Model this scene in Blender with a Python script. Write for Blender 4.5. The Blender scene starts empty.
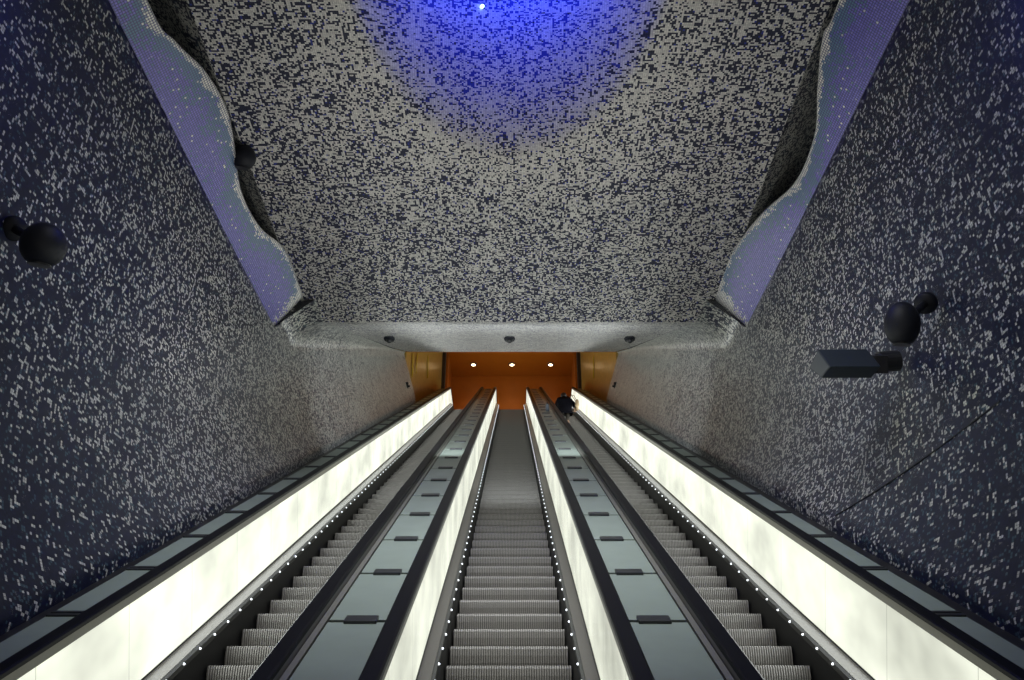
import bpy, math, random
from math import sin, cos, pi, sqrt, exp, radians
random.seed(7)
sc = bpy.context.scene
C = sc.collection
H0 = 1.6                      # eye height above the lower landing; all coordinates below are relative to the eye
C30, S30 = cos(radians(30)), sin(radians(30))

# ------------------------------------------------------------------ camera, world, exposure, lights
cam = bpy.data.objects.new('camera', bpy.data.cameras.new('camera'))
C.objects.link(cam); sc.camera = cam
cam.data.lens = 36 * 880 / 1024; cam.data.sensor_width = 36
cam.data.clip_end = 200
cam.location = (0.026, 0, H0)
cam.rotation_euler = (radians(90 + 30 + 0.52), 0, 0)
w = bpy.data.worlds.new('world'); sc.world = w; w.use_nodes = True
w.node_tree.nodes['Background'].inputs[0].default_value = (0.5, 0.55, 0.7, 1)
w.node_tree.nodes['Background'].inputs[1].default_value = 0.02
sc.view_settings.view_transform = 'Standard'; sc.view_settings.look = 'None'
sc.view_settings.exposure = 0; sc.view_settings.gamma = 1
sc.view_settings.use_curve_mapping = False


def P(x, s, n):               # slope frame (lateral, along the incline, normal to it) -> eye-relative
    return (x, C30 * s - S30 * n, S30 * s + C30 * n)


def aim(o, target):
    from mathutils import Vector
    d = Vector(target) + Vector((0, 0, H0)) - o.location
    o.rotation_euler = d.to_track_quat('-Z', 'Y').to_euler()


def light(name, kind, loc, energy, col, target=None, **kw):
    l = bpy.data.lights.new(name, kind); l.energy = energy; l.color = col
    for k, v in kw.items(): setattr(l, k, v)
    o = bpy.data.objects.new(name, l); C.objects.link(o)
    o.location = (loc[0], loc[1], loc[2] + H0)
    if target: aim(o, target)
    return o


WARM = (1.0, 0.94, 0.86); NEUT = (0.98, 1.0, 0.98)
# unseen fill lights added to brighten the vault and the escalators
light('fill_uplight', 'AREA', (0, -1.0, 0.6), 30, WARM, (0, 6.5, 7.0), shape='RECTANGLE', size=4.0, size_y=0.8, spread=radians(150))
for sx_ in (-1, 1):      # unseen fills added in mid-air to brighten the vault
    light('vault_fill', 'AREA', (sx_ * 1.9, 7.6, 3.4), 15, WARM, (sx_ * 1.3, 7.0, 7.0), shape='RECTANGLE', size=.3, size_y=1.2, spread=radians(165))
light('fill_downlight', 'AREA', (0, 2.6, 6.75), 120, NEUT, (0, 9.6, 0.6), shape='RECTANGLE', size=2.4, size_y=1.0, spread=radians(78))  # added fill above the viewer, out of view
light('tunnel_fill', 'AREA', P(0, 13.0, -1.0), 85, (.9, .97, 1.0), P(0, 30, -2.0), shape='RECTANGLE', size=3.5, size_y=0.3, spread=radians(140))  # fill added to brighten the upper steps and walls, no tunnel lamp
# tubes behind the light panels: what the panels give off into the hall
for px_, d_, e_ in ((-2.425, 1, 335), (2.425, -1, 335), (-.605, 1, 60), (.605, -1, 60)):
    o_ = light('panel_tubes', 'AREA', P(px_ + d_ * .012, 19.0, -1.92), e_, (.94, 1.0, .98), P(px_ + d_ * 3, 19.0, -1.92), shape='RECTANGLE', size=.5, size_y=35)
    from mathutils import Matrix, Vector
    zx = Vector((-d_, 0, 0)); yy = Vector((0, C30, S30)); xx = yy.cross(zx)
    o_.rotation_euler = Matrix((xx, yy, zx)).transposed().to_euler()
# blue projector inside the crater
for x_, y_, e_ in ((-.5, 5.5, 48), (.5, 5.5, 48), (0, 5.85, 42)):
    light('crater_projector', 'POINT', (x_, y_, 7.0 + 1.5), e_, (0.02, 0.055, 1.0), shadow_soft_size=0.12)
# blue-violet projectors in the ball fixtures, each aimed at the opposite wavy ledge
light('ledge_projector', 'SPOT', P(-2.85, 5.8, 0.9), 22, (0.60, 0.58, 1.0), (3.25, 7.5, 6.7), spot_size=radians(48), spot_blend=0.9, shadow_soft_size=0.1)
light('ledge_projector', 'SPOT', P(2.8, 6.6, 0.45), 22, (0.60, 0.58, 1.0), (-3.25, 7.5, 6.7), spot_size=radians(48), spot_blend=0.9, shadow_soft_size=0.1)


# ------------------------------------------------------------------ materials
def nodes(name):
    m = bpy.data.materials.new(name); m.use_nodes = True
    nt = m.node_tree
    return m, nt, nt.nodes['Principled BSDF']


def mat(name, col, rough=0.5, metal=0.0, noise=0.0, nscale=20, spec=0.5, emit=0, ecol=None):
    m, nt, b = nodes(name)
    b.inputs['Roughness'].default_value = rough
    b.inputs['Metallic'].default_value = metal
    b.inputs['Specular IOR Level'].default_value = spec
    n = nt.nodes.new('ShaderNodeTexNoise'); n.inputs['Scale'].default_value = nscale; n.inputs['Detail'].default_value = 5
    tc = nt.nodes.new('ShaderNodeTexCoord'); nt.links.new(tc.outputs['Object'], n.inputs['Vector'])
    r = nt.nodes.new('ShaderNodeMix'); r.data_type = 'RGBA'
    r.inputs['A'].default_value = (*[c * (1 - noise) for c in col], 1)
    r.inputs['B'].default_value = (*[min(1, c * (1 + noise)) for c in col], 1)
    nt.links.new(n.outputs['Fac'], r.inputs['Factor']); nt.links.new(r.outputs['Result'], b.inputs['Base Color'])
    if emit:
        b.inputs['Emission Color'].default_value = (*(ecol or col), 1); b.inputs['Emission Strength'].default_value = emit
    return m


class NG:                      # tiny helper for math chains
    def __init__(s, nt): s.nt = nt

    def m(s, op, a, b=None, c=None):
        n = s.nt.nodes.new('ShaderNodeMath'); n.operation = op
        for i, v in enumerate((a, b, c)):
            if v is None: continue
            if isinstance(v, (int, float)): n.inputs[i].default_value = v
            else: s.nt.links.new(v, n.inputs[i])
        return n.outputs[0]

    def comb(s, x, y, z):
        n = s.nt.nodes.new('ShaderNodeCombineXYZ')
        for i, v in enumerate((x, y, z)):
            if isinstance(v, (int, float)): n.inputs[i].default_value = v
            else: s.nt.links.new(v, n.inputs[i])
        return n.outputs[0]

    def wn(s, v):
        n = s.nt.nodes.new('ShaderNodeTexWhiteNoise'); n.noise_dimensions = '3D'
        s.nt.links.new(v, n.inputs['Vector']); return n.outputs['Value']

    def noise(s, v, sc_, det=2):
        n = s.nt.nodes.new('ShaderNodeTexNoise'); n.inputs['Scale'].default_value = sc_; n.inputs['Detail'].default_value = det
        s.nt.links.new(v, n.inputs['Vector']); return n.outputs['Fac']

    def mix(s, f, a, b):
        n = s.nt.nodes.new('ShaderNodeMix'); n.data_type = 'RGBA'
        for k, v in (('Factor', f), ('A', a), ('B', b)):
            if isinstance(v, tuple): n.inputs[k].default_value = (*v, 1)
            elif isinstance(v, (int, float)): n.inputs[k].default_value = v
            else: s.nt.links.new(v, n.inputs[k])
        return n.outputs['Result']


def mosaic(name, base, base2, teal, white, white2, grout, rough=0.35, tile=0.02, gw=0.12, single=False, spec=0.5):
    m, nt, b = nodes(name); g = NG(nt)
    at = nt.nodes.new('ShaderNodeAttribute'); at.attribute_name = 'muv'
    dn = nt.nodes.new('ShaderNodeAttribute'); dn.attribute_name = 'dens'
    sep = nt.nodes.new('ShaderNodeSeparateXYZ'); nt.links.new(at.outputs['Vector'], sep.inputs[0])
    sd = nt.nodes.new('ShaderNodeSeparateXYZ'); nt.links.new(dn.outputs['Vector'], sd.inputs[0])
    u = g.m('DIVIDE', sep.outputs[0], tile); v = g.m('DIVIDE', sep.outputs[1], tile); wz = sep.outputs[2]
    fu, fv = g.m('FLOOR', u), g.m('FLOOR', v)
    fu2, fv2 = g.m('FLOOR', g.m('MULTIPLY', u, .5)), g.m('FLOOR', g.m('MULTIPLY', v, .5))
    A = g.wn(g.comb(fu, fv, wz))
    low = g.noise(g.comb(sep.outputs[0], sep.outputs[1], wz), 3.0, 3)
    p = g.m('MULTIPLY', sd.outputs[0], g.m('MULTIPLY_ADD', low, 1.2, 0.4))
    if single:
        W = g.m('LESS_THAN', A, p)
    else:
        q = g.m('SUBTRACT', 1.0, g.m('POWER', g.m('MAXIMUM', g.m('SUBTRACT', 1.0, p), 0.0), 1 / 3))
        B = g.wn(g.comb(fu2, fv, g.m('ADD', wz, 7.3)))
        D = g.wn(g.comb(fu, fv2, g.m('ADD', wz, 13.7)))
        W = g.m('MAXIMUM', g.m('MAXIMUM', g.m('LESS_THAN', A, q), g.m('LESS_THAN', B, q)), g.m('LESS_THAN', D, q))
    T = g.m('LESS_THAN', g.wn(g.comb(fu, fv, g.m('ADD', wz, 21.1))), sd.outputs[1])
    var = g.wn(g.comb(fu, fv, g.m('ADD', wz, 31.9)))
    col = g.mix(T, g.mix(var, base, base2), teal)
    col = g.mix(W, col, g.mix(var, white, white2))
    eu = g.m('LESS_THAN', g.m('FRACT', u), gw); ev = g.m('LESS_THAN', g.m('FRACT', v), gw)
    col = g.mix(g.m('MAXIMUM', eu, ev), col, grout)
    nt.links.new(col, b.inputs['Base Color'])
    b.inputs['Roughness'].default_value = rough; b.inputs['Specular IOR Level'].default_value = spec
    return m


NAVY, NAVY2 = (0.010, 0.012, 0.03), (0.02, 0.024, 0.055)
TEAL = (0.07, 0.13, 0.15); WH, WH2 = (0.44, 0.43, 0.41), (0.66, 0.64, 0.60)
M_WALL = mosaic('wall mosaic', (.006, .008, .026), (.011, .014, .045), (.045, .085, .115), (0.36, 0.37, 0.35), (0.62, 0.62, 0.57), (0.012, 0.014, 0.026), rough=0.33, spec=.33)
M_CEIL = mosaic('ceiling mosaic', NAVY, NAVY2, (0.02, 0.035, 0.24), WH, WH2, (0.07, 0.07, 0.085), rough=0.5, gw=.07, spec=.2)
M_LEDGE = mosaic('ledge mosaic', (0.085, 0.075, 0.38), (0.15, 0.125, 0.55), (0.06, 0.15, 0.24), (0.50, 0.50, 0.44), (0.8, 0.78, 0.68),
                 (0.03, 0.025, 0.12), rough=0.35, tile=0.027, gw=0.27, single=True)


def panel_mat(name, k0):
    m, nt, b = nodes(name); g = NG(nt)
    tc = nt.nodes.new('ShaderNodeTexCoord'); sp = nt.nodes.new('ShaderNodeSeparateXYZ')
    nt.links.new(tc.outputs['Object'], sp.inputs[0])
    s = g.m('ADD', g.m('MULTIPLY', sp.outputs[1], C30), g.m('MULTIPLY', sp.outputs[2], S30))
    n_ = g.m('ADD', g.m('MULTIPLY', sp.outputs[1], -S30), g.m('MULTIPLY', sp.outputs[2], C30))
    a = g.noise(g.comb(g.m('MULTIPLY', s, 1.1), g.m('MULTIPLY', n_, 1.6), sp.outputs[0]), 1.0, 3)
    seam = g.m('LESS_THAN', g.m('FRACT', g.m('DIVIDE', s, 1.11)), 0.008)
    st = g.m('MULTIPLY_ADD', a, 1.35 * k0, .27 * k0)
    st = g.m('MULTIPLY', st, g.m('SUBTRACT', 1.0, g.m('MULTIPLY', seam, 0.35)))
    b.inputs['Base Color'].default_value = (0.12, 0.125, 0.11, 1)
    b.inputs['Roughness'].default_value = 0.25
    b.inputs['Emission Color'].default_value = (0.97, 1.0, 0.84, 1)
    nt.links.new(st, b.inputs['Emission Strength'])
    return m


M_PANEL = panel_mat('backlit panel', 1.0)
M_PANEL2 = panel_mat('backlit panel, middle escalator', 0.78)
M_RUBBER = mat('handrail rubber', (0.003, 0.003, 0.005), 0.45, noise=.2, spec=.12)
M_STEEL = mat('brushed steel', (0.24, 0.235, 0.21), 0.42, 0.5, noise=.12, nscale=60)
M_DECK = mat('aluminium deck', (0.10, 0.094, 0.082), 0.45, 0.3, noise=.15, nscale=40)
M_SKIRT = mat('black skirt', (0.003, 0.003, 0.0035), 0.5, spec=.2)
M_BRUSH = mat('skirt edge profile', (0.03, 0.03, 0.028), 0.5, 0.2)
M_STEP = mat('step aluminium', (0.155, 0.147, 0.135), 0.5, 0.2, noise=.18, nscale=15)
M_GROOVE_SHADE = mat('step groove shade', (0.045, 0.042, 0.038), 0.6)  # groove shade put into the colour, darker than the ribs
M_GLASS = mat('grey green deck glass', (0.22, 0.265, 0.235), 0.35, noise=.14, nscale=5)
M_BLACK = mat('black metal', (0.012, 0.012, 0.014), 0.4)
M_CLIP = mat('dark clip', (0.03, 0.032, 0.036), 0.35, 0.3)
M_LAMPB = mat('dark blue lamp housing', (0.005, 0.006, 0.011), 0.6, spec=.3)
M_BOX = mat('dark slate housing', (0.010, 0.016, 0.024), 0.5)
M_STUD = mat('stud light', (0.8, 0.85, 0.9), 0.3, emit=1.6, ecol=(0.9, 0.95, 1.0))
M_ORANGE = mat('orange plaster', (0.42, 0.115, 0.004), 0.5, noise=.12, nscale=3)
M_GOLD = mat('gold brown stone', (0.42, 0.27, 0.06), 0.28, 0.0, noise=.45, nscale=5)
M_DARKO = mat('dark slot', (0.03, 0.022, 0.015), 0.6)
M_FLOOR = mat('dark stone floor', (0.05, 0.05, 0.055), 0.35, noise=.3, nscale=8)
M_PLAIN = mat('dark plaster', (0.04, 0.045, 0.06), 0.6, noise=.2)
M_COAT = mat('black coat', (0.003, 0.003, 0.006), 0.9, noise=.3, spec=.1)
M_TROUSER = mat('grey trousers', (0.07, 0.06, 0.05), 0.8, noise=.3)
M_SKIN = mat('skin', (0.40, 0.24, 0.16), 0.5)
M_HAIR = mat('dark hair', (0.015, 0.010, 0.008), 0.6)
M_SHOE = mat('black shoe', (0.01, 0.01, 0.01), 0.4)
M_BAG = mat('tan bag', (0.34, 0.25, 0.15), 0.6, noise=.2)
M_YEL = mat('flat yellow', (0.55, 0.42, 0.02), 0.4)
M_DOWN = mat('downlight lens', (1, 0.9, 0.7), 0.3, emit=14, ecol=(1.0, 0.72, 0.42))
M_BLUELED = mat('blue white led', (0.6, 0.8, 1), 0.3, emit=9, ecol=(0.45, 0.75, 1.0))
M_BOTTLE = mat('blue grey plastic', (0.22, 0.25, 0.31), 0.35)


# ------------------------------------------------------------------ mesh helpers
def off(o):
    v = [0, 0, 0]
    while o is not None:
        v = [v[i] + o.location[i] for i in range(3)]; o = o.parent
    return v


class MB:
    def __init__(s): s.v = []; s.f = []; s.uv = []; s.d = []

    def quadgrid(s, rows, close=False, uv=None, dens=None, flip=False):
        b = len(s.v); nr = len(rows); nc = len(rows[0])
        for r in rows: s.v += [tuple(p) for p in r]
        if uv:
            for r in uv: s.uv += [tuple(p) for p in r]
            for r in dens: s.d += [tuple(p) for p in r]
        for i in range(nr - 1):
            for j in range(nc if close else nc - 1):
                k = (j + 1) % nc
                q = (b + i * nc + j, b + i * nc + k, b + (i + 1) * nc + k, b + (i + 1) * nc + j)
                s.f.append(q[::-1] if flip else q)
        return b

    def hexa(s, c):            # 8 corners: bottom 4 ccw, top 4 ccw
        b = len(s.v); s.v += [tuple(p) for p in c]
        for q in ((0, 3, 2, 1), (4, 5, 6, 7), (0, 1, 5, 4), (1, 2, 6, 5), (2, 3, 7, 6), (3, 0, 4, 7)):
            s.f.append(tuple(b + i for i in q))

    def box(s, x0, x1, y0, y1, z0, z1, tf=lambda *p: p):
        s.hexa([tf(x0, y0, z0), tf(x1, y0, z0), tf(x1, y1, z0), tf(x0, y1, z0), tf(x0, y0, z1), tf(x1, y0, z1), tf(x1, y1, z1), tf(x0, y1, z1)])

    def loft(s, rings, cap=True):
        b = s.quadgrid(rings, close=True); n = len(rings[0])
        if cap:
            s.f.append(tuple(b + j for j in range(n))[::-1])
            s.f.append(tuple(b + (len(rings) - 1) * n + j for j in range(n)))

    def lathe(s, prof, c, axis=(0, 0, 1), n=24):
        from mathutils import Vector
        ax = Vector(axis).normalized()
        a = ax.orthogonal().normalized(); bb = ax.cross(a)
        rings = []
        for r, h in prof:
            rings.append([tuple(Vector(c) + ax * h + (a * cos(2 * pi * k / n) + bb * sin(2 * pi * k / n)) * max(r, 1e-4)) for k in range(n)])
        s.loft(rings)

    def tube(s, a, b, r, n=12, r2=None):
        from mathutils import Vector
        d = Vector(b) - Vector(a)
        s.lathe([(r, 0), (r2 or r, d.length)], a, d, n)

    def build(s, name, m, parent=None, smooth=False, bevel=0, shift=True, sub=0):
        o_ = off(parent) if parent else (0, 0, 0)
        dz = H0 if shift else 0
        me = bpy.data.meshes.new(name)
        if shift: vs = [(x - o_[0], y - o_[1], z + dz - o_[2]) for x, y, z in s.v]
        else: vs = s.v
        me.from_pydata(vs, [], s.f); me.update()
        if s.uv:
            a = me.attributes.new('muv', 'FLOAT_VECTOR', 'POINT'); a.data.foreach_set('vector', [c for p in s.uv for c in p])
            a = me.attributes.new('dens', 'FLOAT_VECTOR', 'POINT'); a.data.foreach_set('vector', [c for p in s.d for c in p])
        o = bpy.data.objects.new(name, me); C.objects.link(o); me.materials.append(m)
        if parent: o.parent = parent
        if smooth: me.polygons.foreach_set('use_smooth', [True] * len(me.polygons))
        if bevel:
            bv = o.modifiers.new('b', 'BEVEL'); bv.width = bevel; bv.segments = 2; bv.limit_method = 'ANGLE'
        if sub:
            sb = o.modifiers.new('s', 'SUBSURF'); sb.levels = sub; sb.render_levels = sub
        return o


def thing(name, label, cat, loc, group=None):
    o = bpy.data.objects.new(name, None); C.objects.link(o)
    o.location = (loc[0], loc[1], loc[2] + H0); o.empty_display_size = 0.1
    tag(o, label, cat, group); return o


def tag(o, label, cat, group=None):
    o['label'] = label; o['category'] = cat
    if group: o['group'] = group
    return o


def struct(o, label=None):
    o['kind'] = 'structure'
    if label: o['label'] = label
    return o


# ------------------------------------------------------------------ the vault
ZC, YE = 7.0, 11.34                      # flat vault height and where it turns up the slope
YS = 24.2                                # where the mosaic tunnel ends
ZS = 13.83
ZL = 6.4                                 # height of the crease under the wavy ledges
YF = 10.55                               # far end of the ledges
XE = 3.05
CY, CA, CB, HA = 4.8, 1.44, 2.68, 5.9     # crater ellipse


def zceil(y):
    if y < YE: return ZC
    return ZC + (y - YE) * (ZS - ZC) / (YS - YE)


def rho(x, y): return sqrt((x / CA) ** 2 + ((y - CY) / CB) ** 2)


def crater(r):
    if r > 1.12: return 0
    return HA * (1.12 - max(r, .57)) ** 1.5


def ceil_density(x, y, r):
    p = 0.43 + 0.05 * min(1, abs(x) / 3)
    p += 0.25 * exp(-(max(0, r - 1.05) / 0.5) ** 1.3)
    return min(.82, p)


def fil(y): return .46 - .40 * max(0, min(1, (y - 12) / 9))


m = MB(); rows, uvs, ds = [], [], []
NX, NY = 110, 240
for i in range(NY + 1):
    y = -6 + (YE + 6) * i / NY
    r_, u_, d_ = [], [], []
    for j in range(NX + 1):
        x = -XE + 2 * XE * j / NX
        r = rho(x, y)
        r_.append((x, y, ZC + crater(r))); u_.append((x + 50, y - crater(r) + 50, 0))
        d_.append((ceil_density(x, y, r), .06 + .9 * max(0, min(1, (1.1 - r) / .2)), 0))  # dark tiles painted blue inside the crater to strengthen its blue light
    rows.append(r_); uvs.append(u_); ds.append(d_)
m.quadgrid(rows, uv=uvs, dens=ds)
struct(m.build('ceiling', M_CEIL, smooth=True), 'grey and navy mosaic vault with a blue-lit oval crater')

m = MB(); rows, uvs, ds = [], [], []
for i in range(61):
    t = i / 60; y = YE + (YS - YE) * t
    xs_ = XE + (3.33 - fil(y) - XE) * max(0, min(1, t * 6)); rows.append([(x, y, zceil(y)) for x in [-xs_ + 2 * xs_ * j / 20 for j in range(21)]])
    uvs.append([(-XE + 2 * XE * j / 20 + 50, y * 1.15 + 90, 3) for j in range(21)])
    ds.append([(.66, .1, 0)] * 21)
m.quadgrid(rows, uv=uvs, dens=ds)
struct(m.build('ceiling', M_CEIL, smooth=True), 'pale mosaic soffit sloping up above the escalators')


# walls
def xcrease(y): return 3.33 + .025 * (10.6 - max(y, -6)) if y < 10.6 else 3.33 + min(.05, (y - 10.6) * .01)


def xwall(y, z):
    n = -S30 * y + C30 * z
    xc = xcrease(y)
    if n < -1.56: return 2.93
    a = 1 - exp(-(n + 1.56) / .8); b = min(1, (n + 1.56) / 1.35)
    t = max(0, min(1, (y - 13) / 8))
    return 2.93 + (xc - 2.93) * (a * (1 - t) + b * t)


def wall_density(y, z):
    def lerp(pts):
        for (a, pa), (b_, pb) in zip(pts, pts[1:]):
            if y <= b_: return pa + (pb - pa) * max(0, (y - a) / (b_ - a))
        return pts[-1][1]
    p = lerp([(0, .11), (4.5, .14), (6.5, .20), (9, .32), (12, .46), (15, .58), (16.2, .78), (20, .86), (30, .88)])
    t = .07
    if z < 2.68 and y < 8.5: p *= .5; t = .12
    return (p, t, 0)


for sx, nm in ((-1, 'wall_left'), (1, 'wall_right')):
    m = MB(); rows, uvs, ds = [], [], []
    NR = 70
    ys = [-6 + (YS + 6) * i / 150 for i in range(151)]
    for y in ys:
        zb = max(-1.6, (-2.9 + S30 * y) / C30); zt = ZL if y < YF + .05 else zceil(y) - fil(y)
        if y > YF + .05: pass
        r_, u_, d_ = [], [], []
        zz = [zb + (zt - zb) * k / NR for k in range(NR + 1)]
        for k, z in enumerate(zz):
            x = xwall(y, z)
            if sx > 0 and z < 2.68 and y < 8.6: x -= 0.008      # the panel joint on the right-hand wall
            r_.append((sx * x, y, z)); u_.append((y + 50, z + 50, 5 + sx)); d_.append(wall_density(y, z))
        if y > YF + .05:       # fillet up to the sloping ceiling
            xb = xwall(y, zt); zc = zceil(y)
            for k in range(1, 9):
                a = pi / 2 * k / 8
                x = (xb - fil(y)) + fil(y) * cos(a); z = zt + (zc - zt) * sin(a)
                r_.append((sx * x, y, z)); u_.append((y + 50, zt + 50 + k * .06, 5 + sx)); d_.append((max(.45, wall_density(y, z)[0]), .07, 0))
        else:
            for k in range(1, 9):
                r_.append((sx * (xwall(y, zt) + .002 * k), y, zt)); u_.append((y + 50, zt + 50, 5)); d_.append((0, 0, 0))
        rows.append(r_); uvs.append(u_); ds.append(d_)
    m.quadgrid(rows, uv=uvs, dens=ds)
    struct(m.build(nm, M_WALL, smooth=True), 'dark navy mosaic wall flecked with pale tiles')
    # recess behind the ledge, shaded mosaic
    m = MB(); rows, uvs, ds = [], [], []
    for i in range(60):
        y = -6 + (YF + .1 + 6) * i / 59
        prof = [(XE, ZC), (XE + .2, ZC + .13), (XE + .5, ZC + .38), (XE + .85, ZC + .6), (XE + .95, ZC + .4), (XE + .9, ZL + .2), (xcrease(y) + .02, ZL)]
        rows.append([(sx * x, y, z) for x, z in prof])
        L = 0; uu = []
        for q, (x, z) in enumerate(prof):
            if q: L += math.dist(prof[q], prof[q - 1])
            uu.append((y + 50, L + 70, 9))
        uvs.append(uu); ds.append([(.52, .1, 0)] * len(prof))
    m.quadgrid(rows, uv=uvs, dens=ds)
    # end closure of the recess
    b = len(m.v)
    ex = [(XE - .02, ZC), (XE + .5, ZC + .38), (XE + .85, ZC + .6), (XE + .95, ZC + .4), (XE + .9, ZL + .2), (xcrease(YF) + .02, ZL), (XE + .05, ZL + .35)]
    for x, z in ex:
        m.v.append((sx * x, YF + .08, z)); m.uv.append((x + 50, z + 50, 9)); m.d.append((.5, .1, 0))
    m.f.append(tuple(range(b, b + len(ex))))
    struct(m.build('trim_1' if sx < 0 else 'trim_2', M_WALL), 'shaded mosaic recess behind the wavy ledge')


m = MB()
rows = []
for i in range(20):
    y = 5.35 + 2.3 * i / 19
    rows.append([(xwall(y, z) - d, y, z) for z, d in ((2.668, -.01), (2.670, .012), (2.680, .012), (2.682, -.01))])
m.loft(rows)
struct(m.build('trim_7', mat('dark joint', (.006, .007, .012), .5)), 'thin dark joint running along the right-hand mosaic wall')

# wavy ledges: crease line straight, upper edge traced in the plane that leans inwards
def ledge(sx, pts, nm):
    TH = math.tan(radians(52))
    edge = []
    for px, py in pts:
        dx, up = px - 512.5, 348 - py
        f, u = 880 * C30 - up * S30, 880 * S30 + up * C30
        ax = abs(dx)
        t = (ZL + TH * 3.42) / (u + TH * ax)
        edge.append((t * f, t * ax + .026 * sx * 1, t * u))       # y, |x|, z
    edge.sort()
    e0 = edge[0]
    edge = [(-6, e0[1] + .05, e0[2]), (-3, e0[1] - .1, e0[2] + .08), (0.5, e0[1] + .08, e0[2] - .06), (2.8, e0[1] - .04, e0[2] + .02)] + edge
    # smooth interpolation (Catmull-Rom)
    out = []
    E = [edge[0]] + edge + [edge[-1]]
    for i in range(1, len(E) - 2):
        for k in range(12):
            t = k / 12
            out.append(tuple(.5 * ((2 * E[i][c]) + (-E[i - 1][c] + E[i + 1][c]) * t + (2 * E[i - 1][c] - 5 * E[i][c] + 4 * E[i + 1][c] - E[i + 2][c]) * t * t
                                   + (-E[i - 1][c] + 3 * E[i][c] - 3 * E[i + 1][c] + E[i + 2][c]) * t ** 3) for c in range(3)))
    out.append(edge[-1])
    m = MB(); rows, uvs, ds = [], [], []
    NV = 24
    for i, (y, x, z) in enumerate(out):
        yc = y if i < len(out) - 12 else y + (YF - edge[-1][0]) * (i - (len(out) - 12)) / 11 * 1.0
        yc = min(yc, YF)
        xc = xcrease(yc); r_, u_, d_ = [], [], []
        Lw = math.dist((xc, ZL), (x, z))
        for k in range(NV + 1):
            t = k / NV
            yy = yc + (y - yc) * t
            r_.append((sx * (xc + (x - xc) * t), yy, ZL + (z - ZL) * t))
            u_.append((yy + 50, t * Lw + 50, 15))
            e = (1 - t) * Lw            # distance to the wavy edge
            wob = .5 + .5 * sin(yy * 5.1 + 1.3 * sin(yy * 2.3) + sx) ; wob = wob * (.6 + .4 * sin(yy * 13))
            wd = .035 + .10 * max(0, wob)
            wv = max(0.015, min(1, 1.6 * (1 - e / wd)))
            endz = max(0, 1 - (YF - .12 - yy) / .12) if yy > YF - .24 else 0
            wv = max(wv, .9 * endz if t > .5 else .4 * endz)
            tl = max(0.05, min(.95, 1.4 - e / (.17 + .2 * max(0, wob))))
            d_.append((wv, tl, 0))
        # rounded lip and back
        for dx_, dz_ in ((.0, .02), (.02, .035), (.045, .03), (.06, .0)):
            r_.append((sx * (x + dx_), y, z + dz_)); u_.append((y + 50, Lw + 50 + dx_ + dz_, 15)); d_.append((1, 0, 0))
        r_.append((sx * (xc + .16), yc, ZL + .05)); u_.append((yc + 50, 51.5, 15)); d_.append((.1, 0, 0))
        rows.append(r_); uvs.append(u_); ds.append(d_)
    b = m.quadgrid(rows, uv=uvs, dens=ds)
    n = len(rows[0]); m.f.append(tuple(b + (len(rows) - 1) * n + j for j in range(n)))
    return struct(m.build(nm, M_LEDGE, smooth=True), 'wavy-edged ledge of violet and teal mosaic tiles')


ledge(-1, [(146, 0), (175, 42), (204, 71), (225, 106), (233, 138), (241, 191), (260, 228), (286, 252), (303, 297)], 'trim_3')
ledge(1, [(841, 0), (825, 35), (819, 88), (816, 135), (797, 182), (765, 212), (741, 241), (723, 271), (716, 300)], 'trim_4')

# lower concourse floor, back wall
m = MB(); m.box(-3.6, 3.6, -6, 2.6, -1.8, -1.6); struct(m.build('floor', M_FLOOR))
m = MB(); m.box(-4.2, 4.2, -6.2, -6.0, -1.8, 9.6); struct(m.build('wall_back', M_PLAIN))

# upper hall
XG0, XG1 = 3.38, 2.93
YG = 32.6
ZH, ZF = 18.95, 15.44
YB = 35.4
for sx, nm in ((-1, 'wall_left'), (1, 'wall_right')):
    m = MB(); rows = []
    for i in range(21):
        t = i / 20; y = YS + (YG - YS) * t; x = XG0 + (XG1 - XG0) * t
        zn = (-2.9 + S30 * y) / C30
        rows.append([(sx * x, y, zn), (sx * (x + .0), y, zceil(y) + .6)])
    m.quadgrid(rows)
    # the return behind the mosaic edge
    m.hexa([(sx * (XG0 - .06), YS, 10.5), (sx * (XG0 + .3), YS, 10.5), (sx * (XG0 + .3), YS + .05, 10.5), (sx * XG0, YS + .05, 10.5),
            (sx * (XG0 - .06), YS, 14.6), (sx * (XG0 + .3), YS, 14.6), (sx * (XG0 + .3), YS + .05, 14.6), (sx * XG0, YS + .05, 14.6)])
    struct(m.build(nm, M_GOLD), 'polished gold-brown side wall at the top of the escalators')
    m = MB(); m.box(min(sx * 2.80, sx * 3.0), max(sx * 2.80, sx * 3.0), YG, YG + .45, 14.5, 19.3)
    struct(m.build('trim_5' if sx < 0 else 'trim_6', M_DARKO), 'dark vertical slot beside the gold-brown wall')
    m = MB(); m.box(min(sx * 2.72, sx * 3.0), max(sx * 2.72, sx * 3.0), YG + .45, YB, 14.5, 19.3)
    struct(m.build(nm, M_ORANGE), 'orange side wall of the upper hall')
m = MB()
m.hexa([(-3.6, YS, ZS + .12), (3.6, YS, ZS + .12), (3.6, 32.9, ZH), (-3.6, 32.9, ZH), (-3.6, YS, ZS + .3), (3.6, YS, ZS + .3), (3.6, 32.9, ZH + .2), (-3.6, 32.9, ZH + .2)])
m.box(-3.6, 3.6, YS, YS + .02, ZS - .0, ZS + .2)
m.box(-3.1, 3.1, 32.9, YB + .1, ZH, ZH + .2)
struct(m.build('ceiling', M_ORANGE), 'orange ceiling of the upper hall')
m = MB(); m.box(-3.1, 3.1, YB, YB + .2, ZF - 1, ZH + .2); struct(m.build('wall_end', M_ORANGE), 'orange end wall of the upper hall')
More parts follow.
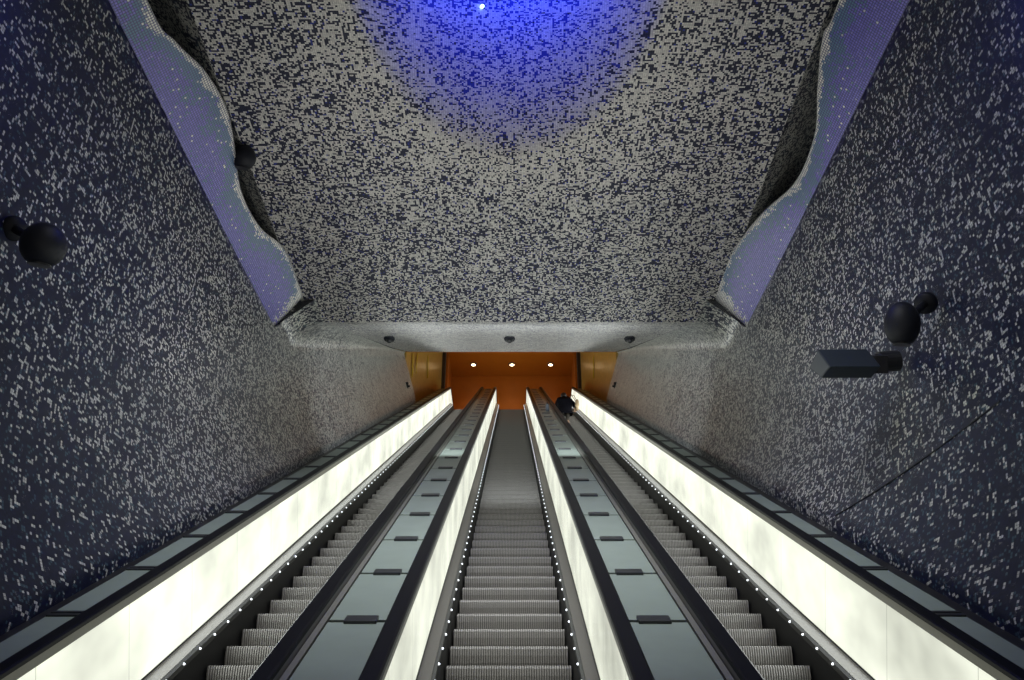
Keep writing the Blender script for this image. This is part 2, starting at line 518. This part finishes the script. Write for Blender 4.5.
m = MB(); m.box(-3.1, 3.1, 31.6, YB, ZF - .3, ZF - .02); struct(m.build('floor', M_FLOOR))


# ------------------------------------------------------------------ escalators
B0, T0 = (2.335, -1.6), (33.30, 16.28)     # lower and upper nose-line corners (y, z)
T0 = (31.60, -1.6 + (31.60 - 2.335) * math.tan(radians(30)))


def pathpts(n, y0=.75, y1=35.1):
    k = math.tan(radians(15)) * n
    pts = [(y0, B0[1] + n), (B0[0] - k, B0[1] + n)]
    for i in range(1, 24):
        t = i / 24; pts.append((B0[0] - k + (T0[0] - B0[0]) * t, B0[1] + n + (T0[1] - B0[1]) * t))
    pts += [(T0[0] - k, T0[1] + n), (y1, T0[1] + n)]
    return pts


def sweep(m, prof, y0=.75, y1=35.1):       # prof: closed list of (x, n)
    cols = [pathpts(n, y0, y1) for _, n in prof]
    rings = [[(prof[j][0], cols[j][i][0], cols[j][i][1]) for j in range(len(prof))] for i in range(len(cols[0]))]
    m.loft(rings)


NH = 2.55 - 1.555          # top of the handrail above the nose line
NB = 2.55 - 2.20           # foot of the light panel
ND = 2.55 - 2.235           # top of the skirt


def make_step_mesh():
    m = MB(); pitch = .956 / 50
    prof = [(.39, -.004), (.10, -.002), (.018, 0), (.004, -.006), (.0, -.025), (.004, -.075), (.018, -.13), (.04, -.18), (.065, -.222)]
    cols = []
    for k in range(50):
        x = -.478 + k * pitch
        for a, dd in ((0.0, .016), (.40, .016), (.44, 0), (.96, 0)):
            cols.append((x + a * pitch, dd))
    cols.append((.478, .016))
    rows = []
    for x, dd in cols:
        rows.append([(x, y + (dd if i > 2 else 0), z - (dd if i <= 2 else 0)) for i, (y, z) in enumerate(prof)])
    m.quadgrid(rows)
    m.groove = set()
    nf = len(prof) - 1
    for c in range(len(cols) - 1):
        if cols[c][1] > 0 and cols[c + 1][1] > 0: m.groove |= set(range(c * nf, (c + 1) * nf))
    # solid side cheeks
    for sx in (-.478, .478):
        b = len(m.v); m.v += [(sx, y, z) for y, z in prof] + [(sx, .39, -.222)]
        m.f.append(tuple(range(b, b + len(prof) + 1)))
    return m


stud_m = MB(); stud_m.lathe([(0.0001, -.009), (.008, -.006), (.011, 0), (.008, .006), (0.0001, .009)], (0, 0, 0), (0, 0, 1), 10)


def escalator(xc, label, panel_sides, stud_sides, stepmesh):
    root = thing('escalator', label, 'escalator', (xc, B0[0], B0[1]), 'three parallel escalators')
    for s in (-1, 1):
        X = lambda a: xc + s * a
        hr = MB(); sweep(hr, [(X(a), NH + b) for a, b in ((.597, -.028), (.600, -.008), (.612, 0), (.688, 0), (.700, -.008), (.703, -.028))], .95, 34.9)
        # rounded ends of the handrail
        for yc, sg, zc in ((.95, -1, B0[1] + NH - .014), (34.9, 1, T0[1] + NH - .014)):
            rings = []
            for k in range(13):
                a = pi * k / 12
                rr = .30
                cy, cz = yc + sg * sin(a) * rr, zc - rr + cos(a) * rr
                ny, nz = sg * sin(a), cos(a)
                rings.append([(X(p), cy + ny * q, cz + nz * q) for p, q in ((.597, -.014), (.600, .006), (.612, .014), (.688, .014), (.700, .006), (.703, -.014))])
            hr.loft(rings)
        hr.build('handrail', M_RUBBER, root)
        fr = MB(); sweep(fr, [(X(a), b) for a, b in ((.606, NH - .085), (.606, NH - .028), (.698, NH - .028), (.698, NH - .085))], .95, 34.9)
        fr.build('rail_frame', M_STEEL, root)
        pn = MB(); sweep(pn, [(X(a), b) for a, b in ((.612, NB - .02), (.612, NH - .085), (.628, NH - .085), (.628, NB - .02))], 1.0, 34.85)
        pn.build('light_panel', M_PANEL2 if xc == 0 else M_PANEL, root)
        cl = MB(); sweep(cl, [(X(a), b) for a, b in ((.63, -.45), (.63, NH - .09), (.70, NH - .09), (.70, -.45))], 1.0, 34.85)
        cl.build('outer_cladding', M_BLACK, root)
        dk = MB(); sweep(dk, [(X(a), b) for a, b in ((.522, ND), (.522, ND + .004), (.605, NB), (.605, NB - .03), (.53, ND - .03))], 1.0, 34.85)
        dk.build('inner_deck', M_DECK, root)
        jt = MB(); sweep(jt, [(X(a), b) for a, b in ((.604, NB - .02), (.604, NB + .008), (.613, NB + .008), (.613, NB - .02))], 1.0, 34.85)
        jt.build('black_seal', M_SKIRT, root)
        sk = MB(); sweep(sk, [(X(a), b) for a, b in ((.482, -.3), (.498, ND - .05), (.53, ND - .05), (.53, -.3))], 1.0, 34.85)
        sko = sk.build('skirt', M_SKIRT, root)
        eb = MB(); sweep(eb, [(X(a), b) for a, b in ((.500, ND - .05), (.500, ND - .012), (.52, ND + .002), (.53, ND - .05))], 1.0, 34.85)
        eb.build('edge_profile', M_BRUSH, root)
        if s in stud_sides:
            rest = MB(); cnt = 0; first = None
            S = 5.01
            while S < 35.0:
                y, z = P(0, S, -2.55 + ND - .022)[1:]
                if cnt < (98 if len(stud_sides) == 1 else 50):
                    if first is None:
                        first = bpy.data.objects.new('stud_light', STUD)
                        o = first
                    else:
                        o = first.copy()
                    C.objects.link(o); o.parent = sko
                    o.location = (X(.497) - root.location.x, y - root.location.y, z + H0 - root.location.z)
                else:
                    b = len(rest.v); rest.v += [(v.co.x + X(.497), v.co.y + y, v.co.z + z) for v in STUD.vertices]
                    rest.f += [tuple(b + i for i in p.vertices) for p in STUD.polygons]
                S += .324; cnt += 1
            if rest.v:
                r = rest.build('stud_light', M_STUD, sko); r['kind'] = 'stuff'
    # landing plates with comb
    for y0, y1, z in ((1.0, 1.9, B0[1] + .15), (33.4, 34.85, T0[1] + .15)):
        lp = MB(); lp.box(xc - .478, xc + .478, y0, y1, z - .06, z - .004)
        for k in range(24):
            lp.box(xc - .47 + k * .039, xc - .455 + k * .039, (y1 if z < 0 else y0 - .04), (y1 + .04 if z < 0 else y0), z - .03, z - .008)
        lp.build('landing_plate', M_DECK, root)
    # steps
    first = None
    k = -1
    while True:
        y = B0[0] + k * .38 + .16
        if y > 33.2: break
        z = B0[1] + (y - B0[0]) * math.tan(radians(30))
        z = max(B0[1], min(T0[1], z))
        if first is None: first = bpy.data.objects.new('step', stepmesh); o = first
        else: o = first.copy()
        C.objects.link(o); o.parent = root
        o.location = (0, y - root.location.y, z + .15 + H0 - root.location.z)
        k += 1
    # rear sealing pan under the steps
    pan = MB(); sweep(pan, [(xc - .63, -.5), (xc + .63, -.5), (xc + .63, -.45), (xc - .63, -.45)], 1.0, 34.85)
    pan.build('truss_pan', M_BLACK, root)
    return root


smb = make_step_mesh(); sm = smb.build('step', M_STEP, shift=False); STEP = sm.data; STEP.materials.append(M_GROOVE_SHADE)
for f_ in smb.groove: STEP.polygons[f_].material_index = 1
bpy.data.objects.remove(sm)
so = stud_m.build('stud_light', M_STUD, shift=False); STUD = so.data; bpy.data.objects.remove(so)
XO = 1.82
escalator(0, 'middle escalator of the three, empty, seen straight up its steps', (-1, 1), (-1, 1), STEP)
escalator(-XO, 'left-hand escalator, empty, against the left mosaic wall', (-1,), (-1,), STEP)
escalator(XO, 'right-hand escalator, the one carrying a person in black near its top', (1,), (1,), STEP)

# ------------------------------------------------------------------ glass decks
NG_ = -1.625


def deck(x0, x1, clips, s_first, label, nm_loc):
    lo, hi = min(x0, x1), max(x0, x1)
    root = thing('glass_deck', label, 'glass deck', P((lo + hi) / 2, 3.0, NG_ - .1), 'glass decks beside the escalators')
    un = MB(); un.box(lo, hi, 2.2, 35.15, NG_ - .12, NG_ - .035, P); un.build('support_tray', M_BLACK, root)
    s = s_first
    if clips:
        sg = 1 if lo > 0 else -1; xo = max(abs(lo), abs(hi))
        st = MB(); st.box(min(sg * (xo - .036), sg * xo), max(sg * (xo - .036), sg * xo), 2.2, 35.15, NG_ - .03, NG_, P); st.build('edge_strip', M_STEEL, root)
    while s > 3.2: s -= 1.11
    g = .024
    inner = .02 if clips else .01
    while s < 35.0:
        e = min(s + 1.11, 35.1)
        a_, b_ = lo + inner, hi - inner
        if clips:
            if lo > 0: b_ = hi - .05
            else: a_ = lo + .05
        else:
            if lo > 0: b_ = hi - .15
            else: a_ = lo + .13
        pm = MB(); pm.box(a_, b_, s + g, e - g, NG_ - .03, NG_, P); pm.build('glass_pane', M_GLASS, root)
        cm = MB()
        if clips:
            cx = (lo + hi) / 2 - (.04 if lo > 0 else -.04)
            cm.box(cx - .097, cx + .097, e - .055, e + .055, NG_ - .02, NG_ + .02, P)
        else:
            cm.box(a_, b_, e - .045, e - .008, NG_ - .02, NG_ + .012, P)
            cm.box(a_, b_, e + .012, e + .045, NG_ - .02, NG_ + .012, P)
        if e < 35.0: cm.build('clamp_bar', M_CLIP, root, bevel=.004)
        s = e
    return root


deck(-1.115, -.705, True, 5.25 - 1.11 * 3, 'glass deck strip between the left and middle escalators', None)
deck(.705, 1.115, True, 5.25 - 1.11 * 3, 'glass deck strip between the middle and right escalators, with a bottle on it', None)
deck(-2.925, -(XO + .705), False, 5.38 - 1.11 * 3, 'narrow glass deck strip along the foot of the left wall', None)
deck(XO + .705, 2.925, False, 5.38 - 1.11 * 3, 'narrow glass deck strip along the foot of the right wall', None)


# ------------------------------------------------------------------ wall fixtures
def ball(c, plate, r, rz, label, tilt=(0, 0, -1)):
    root = thing('ball_floodlight', label, 'wall light', plate, 'ball floodlights')
    from mathutils import Vector
    d = (Vector(c) - Vector(plate)).normalized()
    m = MB(); m.lathe([(.0, -.02), (.085, -.02), (.09, .01), (.08, .05), (.0, .055)], plate, d, 24); m.build('wall_plate', M_LAMPB, root, smooth=True)
    m = MB(); m.tube(Vector(plate) + d * .03, Vector(c) - d * r * .6, .03, 12); m.build('arm', M_LAMPB, root, smooth=True)
    m = MB(); pr = []
    for k in range(15):
        a = pi * k / 14
        h = -cos(a) * rz; rr = sin(a) * r
        if h < -rz * .82: rr = min(rr, r * .57); 
        pr.append((max(rr, .0001), max(h, -rz * .86)))
    m.lathe(pr, c, (0.1, -.35, 1), 32); m.build('housing', M_LAMPB, root, smooth=True)
    m = MB(); m.lathe([(r * .5, 0), (r * .5, .012), (0, .014)], (c[0] - .1 * rz * .83, c[1] + .35 * rz * .8, c[2] - rz * .80), (-.1, .35, -1), 24)
    m.build('lens_ring', M_BLACK, root)
    return root


ball(P(-3.05, 5.77, .675), (-3.43, P(0, 6.09, .83)[1], P(0, 6.09, .83)[2]), .143, .15, 'black ball floodlight on a short arm, high on the left wall')
ball(P(2.975, 6.65, .18), (3.30, P(0, 6.95, .36)[1], P(0, 6.95, .36)[2]), .13, .175, 'black ball floodlight on the right wall, above the boxy fixture')
pc = P(-3.03, 10.0, 2.17)
ball(pc, (-3.2, pc[1] + .1, 7.25), .14, .145, 'black ball floodlight half hidden behind the left wavy ledge')

root = thing('box_floodlight', 'dark slate box-shaped fixture jutting from the right wall', 'wall light', P(3.05, 7.4, -.12))
q = [(7.63, -.17), (7.40, -.01), (7.12, -.15), (7.32, -.25)]
m = MB(); m.loft([[P(2.6, s, n) for s, n in q], [P(3.02, s + .02, n) for s, n in q]]); m.build('housing', M_BOX, root, bevel=.006)
m = MB(); m.loft([[P(2.598, s, n) for s, n in [(7.60, -.168), (7.40, -.03), (7.15, -.152), (7.33, -.235)]], [P(2.60, s, n) for s, n in [(7.60, -.168), (7.40, -.03), (7.15, -.152), (7.33, -.235)]]])
m.build('lens', mat('slate glass', (.02, .03, .04), .3), root)
m = MB(); m.box(3.02, 3.14, 7.27, 7.53, -.21, -.06, P); m.build('mounting_bracket', M_BLACK, root, bevel=.01)
m = MB(); m.lathe([(.0, 0), (.09, 0), (.09, .16), (0, .16)], P(3.12, 7.42, -.12), (1, 0, .1), 20); m.build('wall_plate', M_BLACK, root)

# dome cameras on the sloping ceiling
for px, lab in ((390, 'dark dome camera on the sloping ceiling, leftmost of three'), (510, 'dark dome camera on the sloping ceiling, middle of three'),
                (630, 'dark dome camera on the sloping ceiling, rightmost of three')):
    # intersect the row's ray with the sloping ceiling
    k = (ZS - ZC) / (YS - YE)
    dx, up = px - 512.5, 348 - 336.5
    f, u = 880 * C30 - up * S30, 880 * S30 + up * C30
    t = (ZC - k * YE) / (u - k * f)
    x, y, z = dx * t + .026, f * t, u * t
    root = thing('dome_camera', lab, 'security camera', (x, y, z), 'dome cameras above the escalators')
    m = MB(); m.lathe([(.0, .04), (.035, .04), (.035, -.04), (0, -.04)], (x, y, z), (0, 0, 1), 16); m.build('ceiling_mount', M_LAMPB, root)
    m = MB(); m.lathe([(0, .0), (.10, 0), (.115, -.015), (.105, -.045), (.0, -.055)], (x, y, z - .035), (0, 0, 1), 24); m.build('housing', M_LAMPB, root, smooth=True)
    m = MB(); m.lathe([(.06, 0), (.055, -.03), (.035, -.055), (.0, -.065)], (x, y, z - .088), (0, 0, 1), 20); m.build('dome', M_BLACK, root, smooth=True)

# small sensors on the pale side walls
for sx, lab in ((-1, 'small black sensor box on the pale left wall'), (1, 'small black sensor box on the pale right wall')):
    c = P(3.22, 26.0, -1.10); xw = xwall(c[1], c[2])
    root = thing('wall_sensor', lab, 'sensor', (sx * (xw - .0), c[1], c[2]), 'wall sensors')
    m = MB(); m.box(sx * xw - .05, sx * xw + .05, c[1] - .06, c[1] + .06, c[2] - .08, c[2] + .08); m.build('housing', M_BLACK, root, bevel=.012)
    m = MB(); m.lathe([(.03, 0), (.03, .04), (.0, .045)], (sx * (xw - .05), c[1], c[2] - .03), (-sx, -.3, -.3), 14); m.build('lens', M_LAMPB, root)

# LED lamp in the crater
dx, up = 485 - 512.5, 348 - 5
f, u = 880 * C30 - up * S30, 880 * S30 + up * C30
t = .0085
while t < .02:
    x, y, z = dx * t, f * t, u * t
    if z > ZC + crater(rho(x, y)) - .03: break
    t += .00002
root = thing('crater_lamp', 'tiny bright blue-white lamp inside the blue crater', 'lamp', (x, y, z))
m = MB(); m.lathe([(.0, 0), (.022, .0), (.018, .02), (0, .03)], (x, y, z), (0, -.6, -.8), 14); m.build('lens', M_BLUELED, root, smooth=True)
m = MB(); m.lathe([(.0, -.03), (.03, -.03), (.03, .004), (0, .004)], (x, y, z), (0, -.6, -.8), 14); m.build('housing', M_BLACK, root)

# ------------------------------------------------------------------ upper hall lamps
for px, lab in ((474, 'glowing round downlight in the orange ceiling, left of three'), (512.5, 'glowing round downlight in the orange ceiling, middle of three'),
                (551, 'glowing round downlight in the orange ceiling, right of three')):
    dx, up = px - 512.5, 348 - 364
    f, u = 880 * C30 - up * S30, 880 * S30 + up * C30
    t = (ZH) / u; x, y = dx * t + .026, f * t
    root = thing('downlight', lab, 'ceiling light', (x, y, ZH), 'downlights of the upper hall')
    m = MB(); m.lathe([(.10, 0), (.15, 0), (.15, -.05), (.10, -.05)], (x, y, ZH), (0, 0, 1), 24); m.build('rim', M_STEEL, root)
    m = MB(); m.lathe([(.0, .0), (.10, 0), (.09, -.05), (0, -.06)], (x, y, ZH), (0, 0, 1), 24); m.build('lens', M_DOWN, root, smooth=True)
    light('downlight_lamp', 'SPOT', (x, y, ZH - .12), 46, (1.0, .62, .30), (x, y, ZF), spot_size=radians(112), spot_blend=.9, shadow_soft_size=.1)

# flat yellow shapes at the top of the gold-brown walls
for sx, y, dy, lab in ((-1, 25.5, .22, 'yellow shape on the left gold-brown wall, nearest the pale mosaic'),
                       (-1, 26.4, -.22, 'yellow shape on the left gold-brown wall, middle of three'),
                       (-1, 28.6, .35, 'yellow shape on the left gold-brown wall, nearest the upper hall'),
                       (1, 28.9, .35, 'yellow shape at the top of the right gold-brown wall')):
    m = MB()
    x = XG0 + (XG1 - XG0) * (y - YS) / (YG - YS) - .03
    zt = zceil(y) - .03
    pts = [(y - dy * .3, zt), (y + dy * .5, zt), (y + dy * .7, zt - .28), (y + dy * 1.3, zt - .6), (y + dy * .6, zt - .8), (y + dy * .3, zt - .4)]
    if dy < 0: pts = pts[::-1]
    m.loft([[(sx * x, a, b) for a, b in pts], [(sx * (x - .02), a, b) for a, b in pts]])
    tag(m.build('yellow_shape', M_YEL), lab, 'wall shape', 'yellow wall shapes')

# ------------------------------------------------------------------ bottle on the right-hand glass deck
c = P(.935, 22.6, NG_ + .012)
root = thing('bottle', 'small blue-grey bottle standing on the glass deck near the top', 'bottle', c)
m = MB(); m.lathe([(.0, .004), (.045, .004), (.05, .01), (.05, .14), (.04, .17), (.018, .19), (.016, .205)], c, (0, 0, 1), 18); m.build('body', M_BOTTLE, root, smooth=True)
m = MB(); m.lathe([(.02, .2), (.02, .23), (0, .232)], c, (0, 0, 1), 14); m.build('cap', M_BLACK, root)


# ------------------------------------------------------------------ person riding the right-hand escalator
def skin(name, joints, edges, m, parent, sub=2):
    o_ = off(parent)
    me = bpy.data.meshes.new(name)
    me.from_pydata([(x - o_[0], y - o_[1], z + H0 - o_[2]) for x, y, z, r in joints], edges, []); me.update()
    me.materials.append(m)
    o = bpy.data.objects.new(name, me); C.objects.link(o); o.parent = parent
    md = o.modifiers.new('skin', 'SKIN'); md.use_smooth_shade = True
    for i, (x, y, z, r) in enumerate(joints):
        rr = r if isinstance(r, tuple) else (r, r)
        me.skin_vertices[0].data[i].radius = rr
    me.skin_vertices[0].data[0].use_root = True
    sb = o.modifiers.new('sub', 'SUBSURF'); sb.levels = sub; sb.render_levels = sub
    return o


# stand on the step whose nose is nearest to this place
kk = round((P(0, 28.0, -2.42)[1] - B0[0] - .16) / .38)
fy = B0[0] + kk * .38 + .16; fz = B0[1] + .15 + (fy - B0[0]) * math.tan(radians(30))
fx = 1.72
per = thing('person', 'person in a black coat stooping forward on the right-hand escalator', 'person', (fx, fy + .2, fz))
RZ = .2194
KZ = .91


def J(x, y, z, r): return (fx + x, fy + .2 + y, fz + z * (KZ if z > .4 else 1), r)


body = [J(0, -.02, .78, (.13, .11)),            # 0 pelvis
        J(-.09, .0, .70, .085), J(-.11, .08, .42, .06), J(-.10, -.02, .09, .045), J(-.10, -.03, .04, .04), J(-.11, .12, .035, .035),      # left leg
        J(.09, .0, .72, .085), J(.11, .22, .56, .06), J(.11, .34, RZ + .09, .045), J(.11, .34, RZ + .04, .04), J(.11, .48, RZ + .035, .035),  # right leg up a step
        J(0, .06, .95, (.14, .11)), J(0, .17, 1.13, (.16, .12)), J(0, .25, 1.24, .06), J(0, .30, 1.31, .05),                             # spine, neck 14
        J(0, .35, 1.37, (.075, .09)), J(0, .38, 1.45, (.07, .08)),                                                                     # head 16
        J(-.17, .18, 1.15, .06), J(-.25, .16, .95, .045), J(-.23, .30, .78, .035), J(-.22, .37, .76, .03),                              # left arm
        J(.17, .18, 1.15, .06), J(.29, .10, .98, .045), J(.33, .24, .86, .035), J(.36, .31, .84, .03)]                                  # right arm
eb = [(0, 1), (1, 2), (2, 3), (3, 4), (4, 5), (0, 6), (6, 7), (7, 8), (8, 9), (9, 10), (0, 11), (11, 12), (12, 13), (13, 14), (14, 15), (15, 16),
      (12, 17), (17, 18), (18, 19), (19, 20), (12, 21), (21, 22), (22, 23), (23, 24)]
bo = skin('body', body, eb, M_SKIN, per)
# fingers
for hx, hy, hz in ((-.22, .37, .76), (.36, .31, .84)):
    for j in range(5):
        a = (j - 2) * .016
        L = (.045, .07, .078, .07, .055)[j]
        dirx = -1 if hx < 0 else 1
        m_ = [J(hx + a, hy + .015, hz, .009), J(hx + a * 1.3, hy + .03 + L * .6, hz - .01, .008), J(hx + a * 1.3, hy + .03 + L * .8, hz - .04, .007)]
        skin('finger', m_, [(0, 1), (1, 2)], M_SKIN, per, 1)
coat = [J(0, -.03, .74, (.25, .20)), J(0, .0, .56, (.27, .20)), J(0, .05, .93, (.25, .19)), J(0, .15, 1.12, (.25, .18)), J(0, .21, 1.22, (.15, .12)), J(0, .27, 1.27, .075),
        J(-.19, .17, 1.13, .085), J(-.26, .15, .95, .07), J(-.235, .28, .80, .055),
        J(.19, .17, 1.13, .085), J(.30, .09, .98, .07), J(.33, .21, .88, .055)]
skin('coat', coat, [(0, 1), (0, 2), (2, 3), (3, 4), (4, 5), (3, 6), (6, 7), (7, 8), (3, 9), (9, 10), (10, 11)], M_COAT, per)
skin('trousers', [J(0, -.02, .72, (.12, .10)), J(-.09, .01, .66, .095), J(-.11, .08, .42, .078), J(-.10, -.015, .11, .062),
                  J(.09, .02, .68, .095), J(.11, .22, .56, .078), J(.11, .355, RZ + .12, .062)], [(0, 1), (1, 2), (2, 3), (0, 4), (4, 5), (5, 6)], M_TROUSER, per)
for dx_, dy_, dz_ in ((-.10, -.04, 0), (.11, .35, RZ)):
    m = MB(); rings = []
    for y, w_, h in ((-.06, .032, .05), (-.03, .04, .085), (.03, .042, .08), (.09, .045, .055), (.15, .042, .04), (.185, .025, .025)):
        rings.append([(fx + dx_ + a * w_, fy + .2 + dy_ + y, fz + dz_ + b * h) for a, b in ((-1, 0), (1, 0), (1, .6), (.6, 1), (-.6, 1), (-1, .6))])
    m.loft(rings); m.build('shoe', M_SHOE, per, smooth=True, sub=1)
m = MB(); hc = (fx, fy + .2 + .36, fz + 1.43 * KZ)
m.lathe([(.001, -.10), (.06, -.09), (.088, -.04), (.093, .01), (.08, .06), (.045, .092), (.001, .10)], (hc[0], hc[1] - .02, hc[2] + .01), (0, .25, 1), 20)
m.build('hair', M_HAIR, per, smooth=True)
# tan bag at the right hip
bc = (fx + .39, fy + .2 - .08, fz + .86 * KZ)
bag = thing('shoulder_bag', 'tan shoulder bag at the right hip of the person in black', 'bag', (bc[0], bc[1], bc[2] - .18))
m = MB(); m.loft([[(bc[0] + a * w_, bc[1] + b * d_ , bc[2] + z) for a, b in ((-1, -1), (1, -1), (1, 1), (-1, 1))] for z, w_, d_ in ((-.17, .05, .13), (-.1, .065, .15), (.05, .055, .14), (.12, .03, .12))])
m.build('pouch', M_BAG, bag, smooth=True, bevel=.015)
skin('strap', [(bc[0] - .02, bc[1] - .10, bc[2] + .10, .012), (bc[0] - .08, bc[1] - .04, bc[2] + .28, .012), (bc[0] - .16, bc[1] + .12, bc[2] + .40, .012), (bc[0] - .05, bc[1] + .14, bc[2] + .22, .012), (bc[0], bc[1] + .10, bc[2] + .08, .012)],
     [(0, 1), (1, 2), (2, 3), (3, 4)], M_BAG, bag, 1)
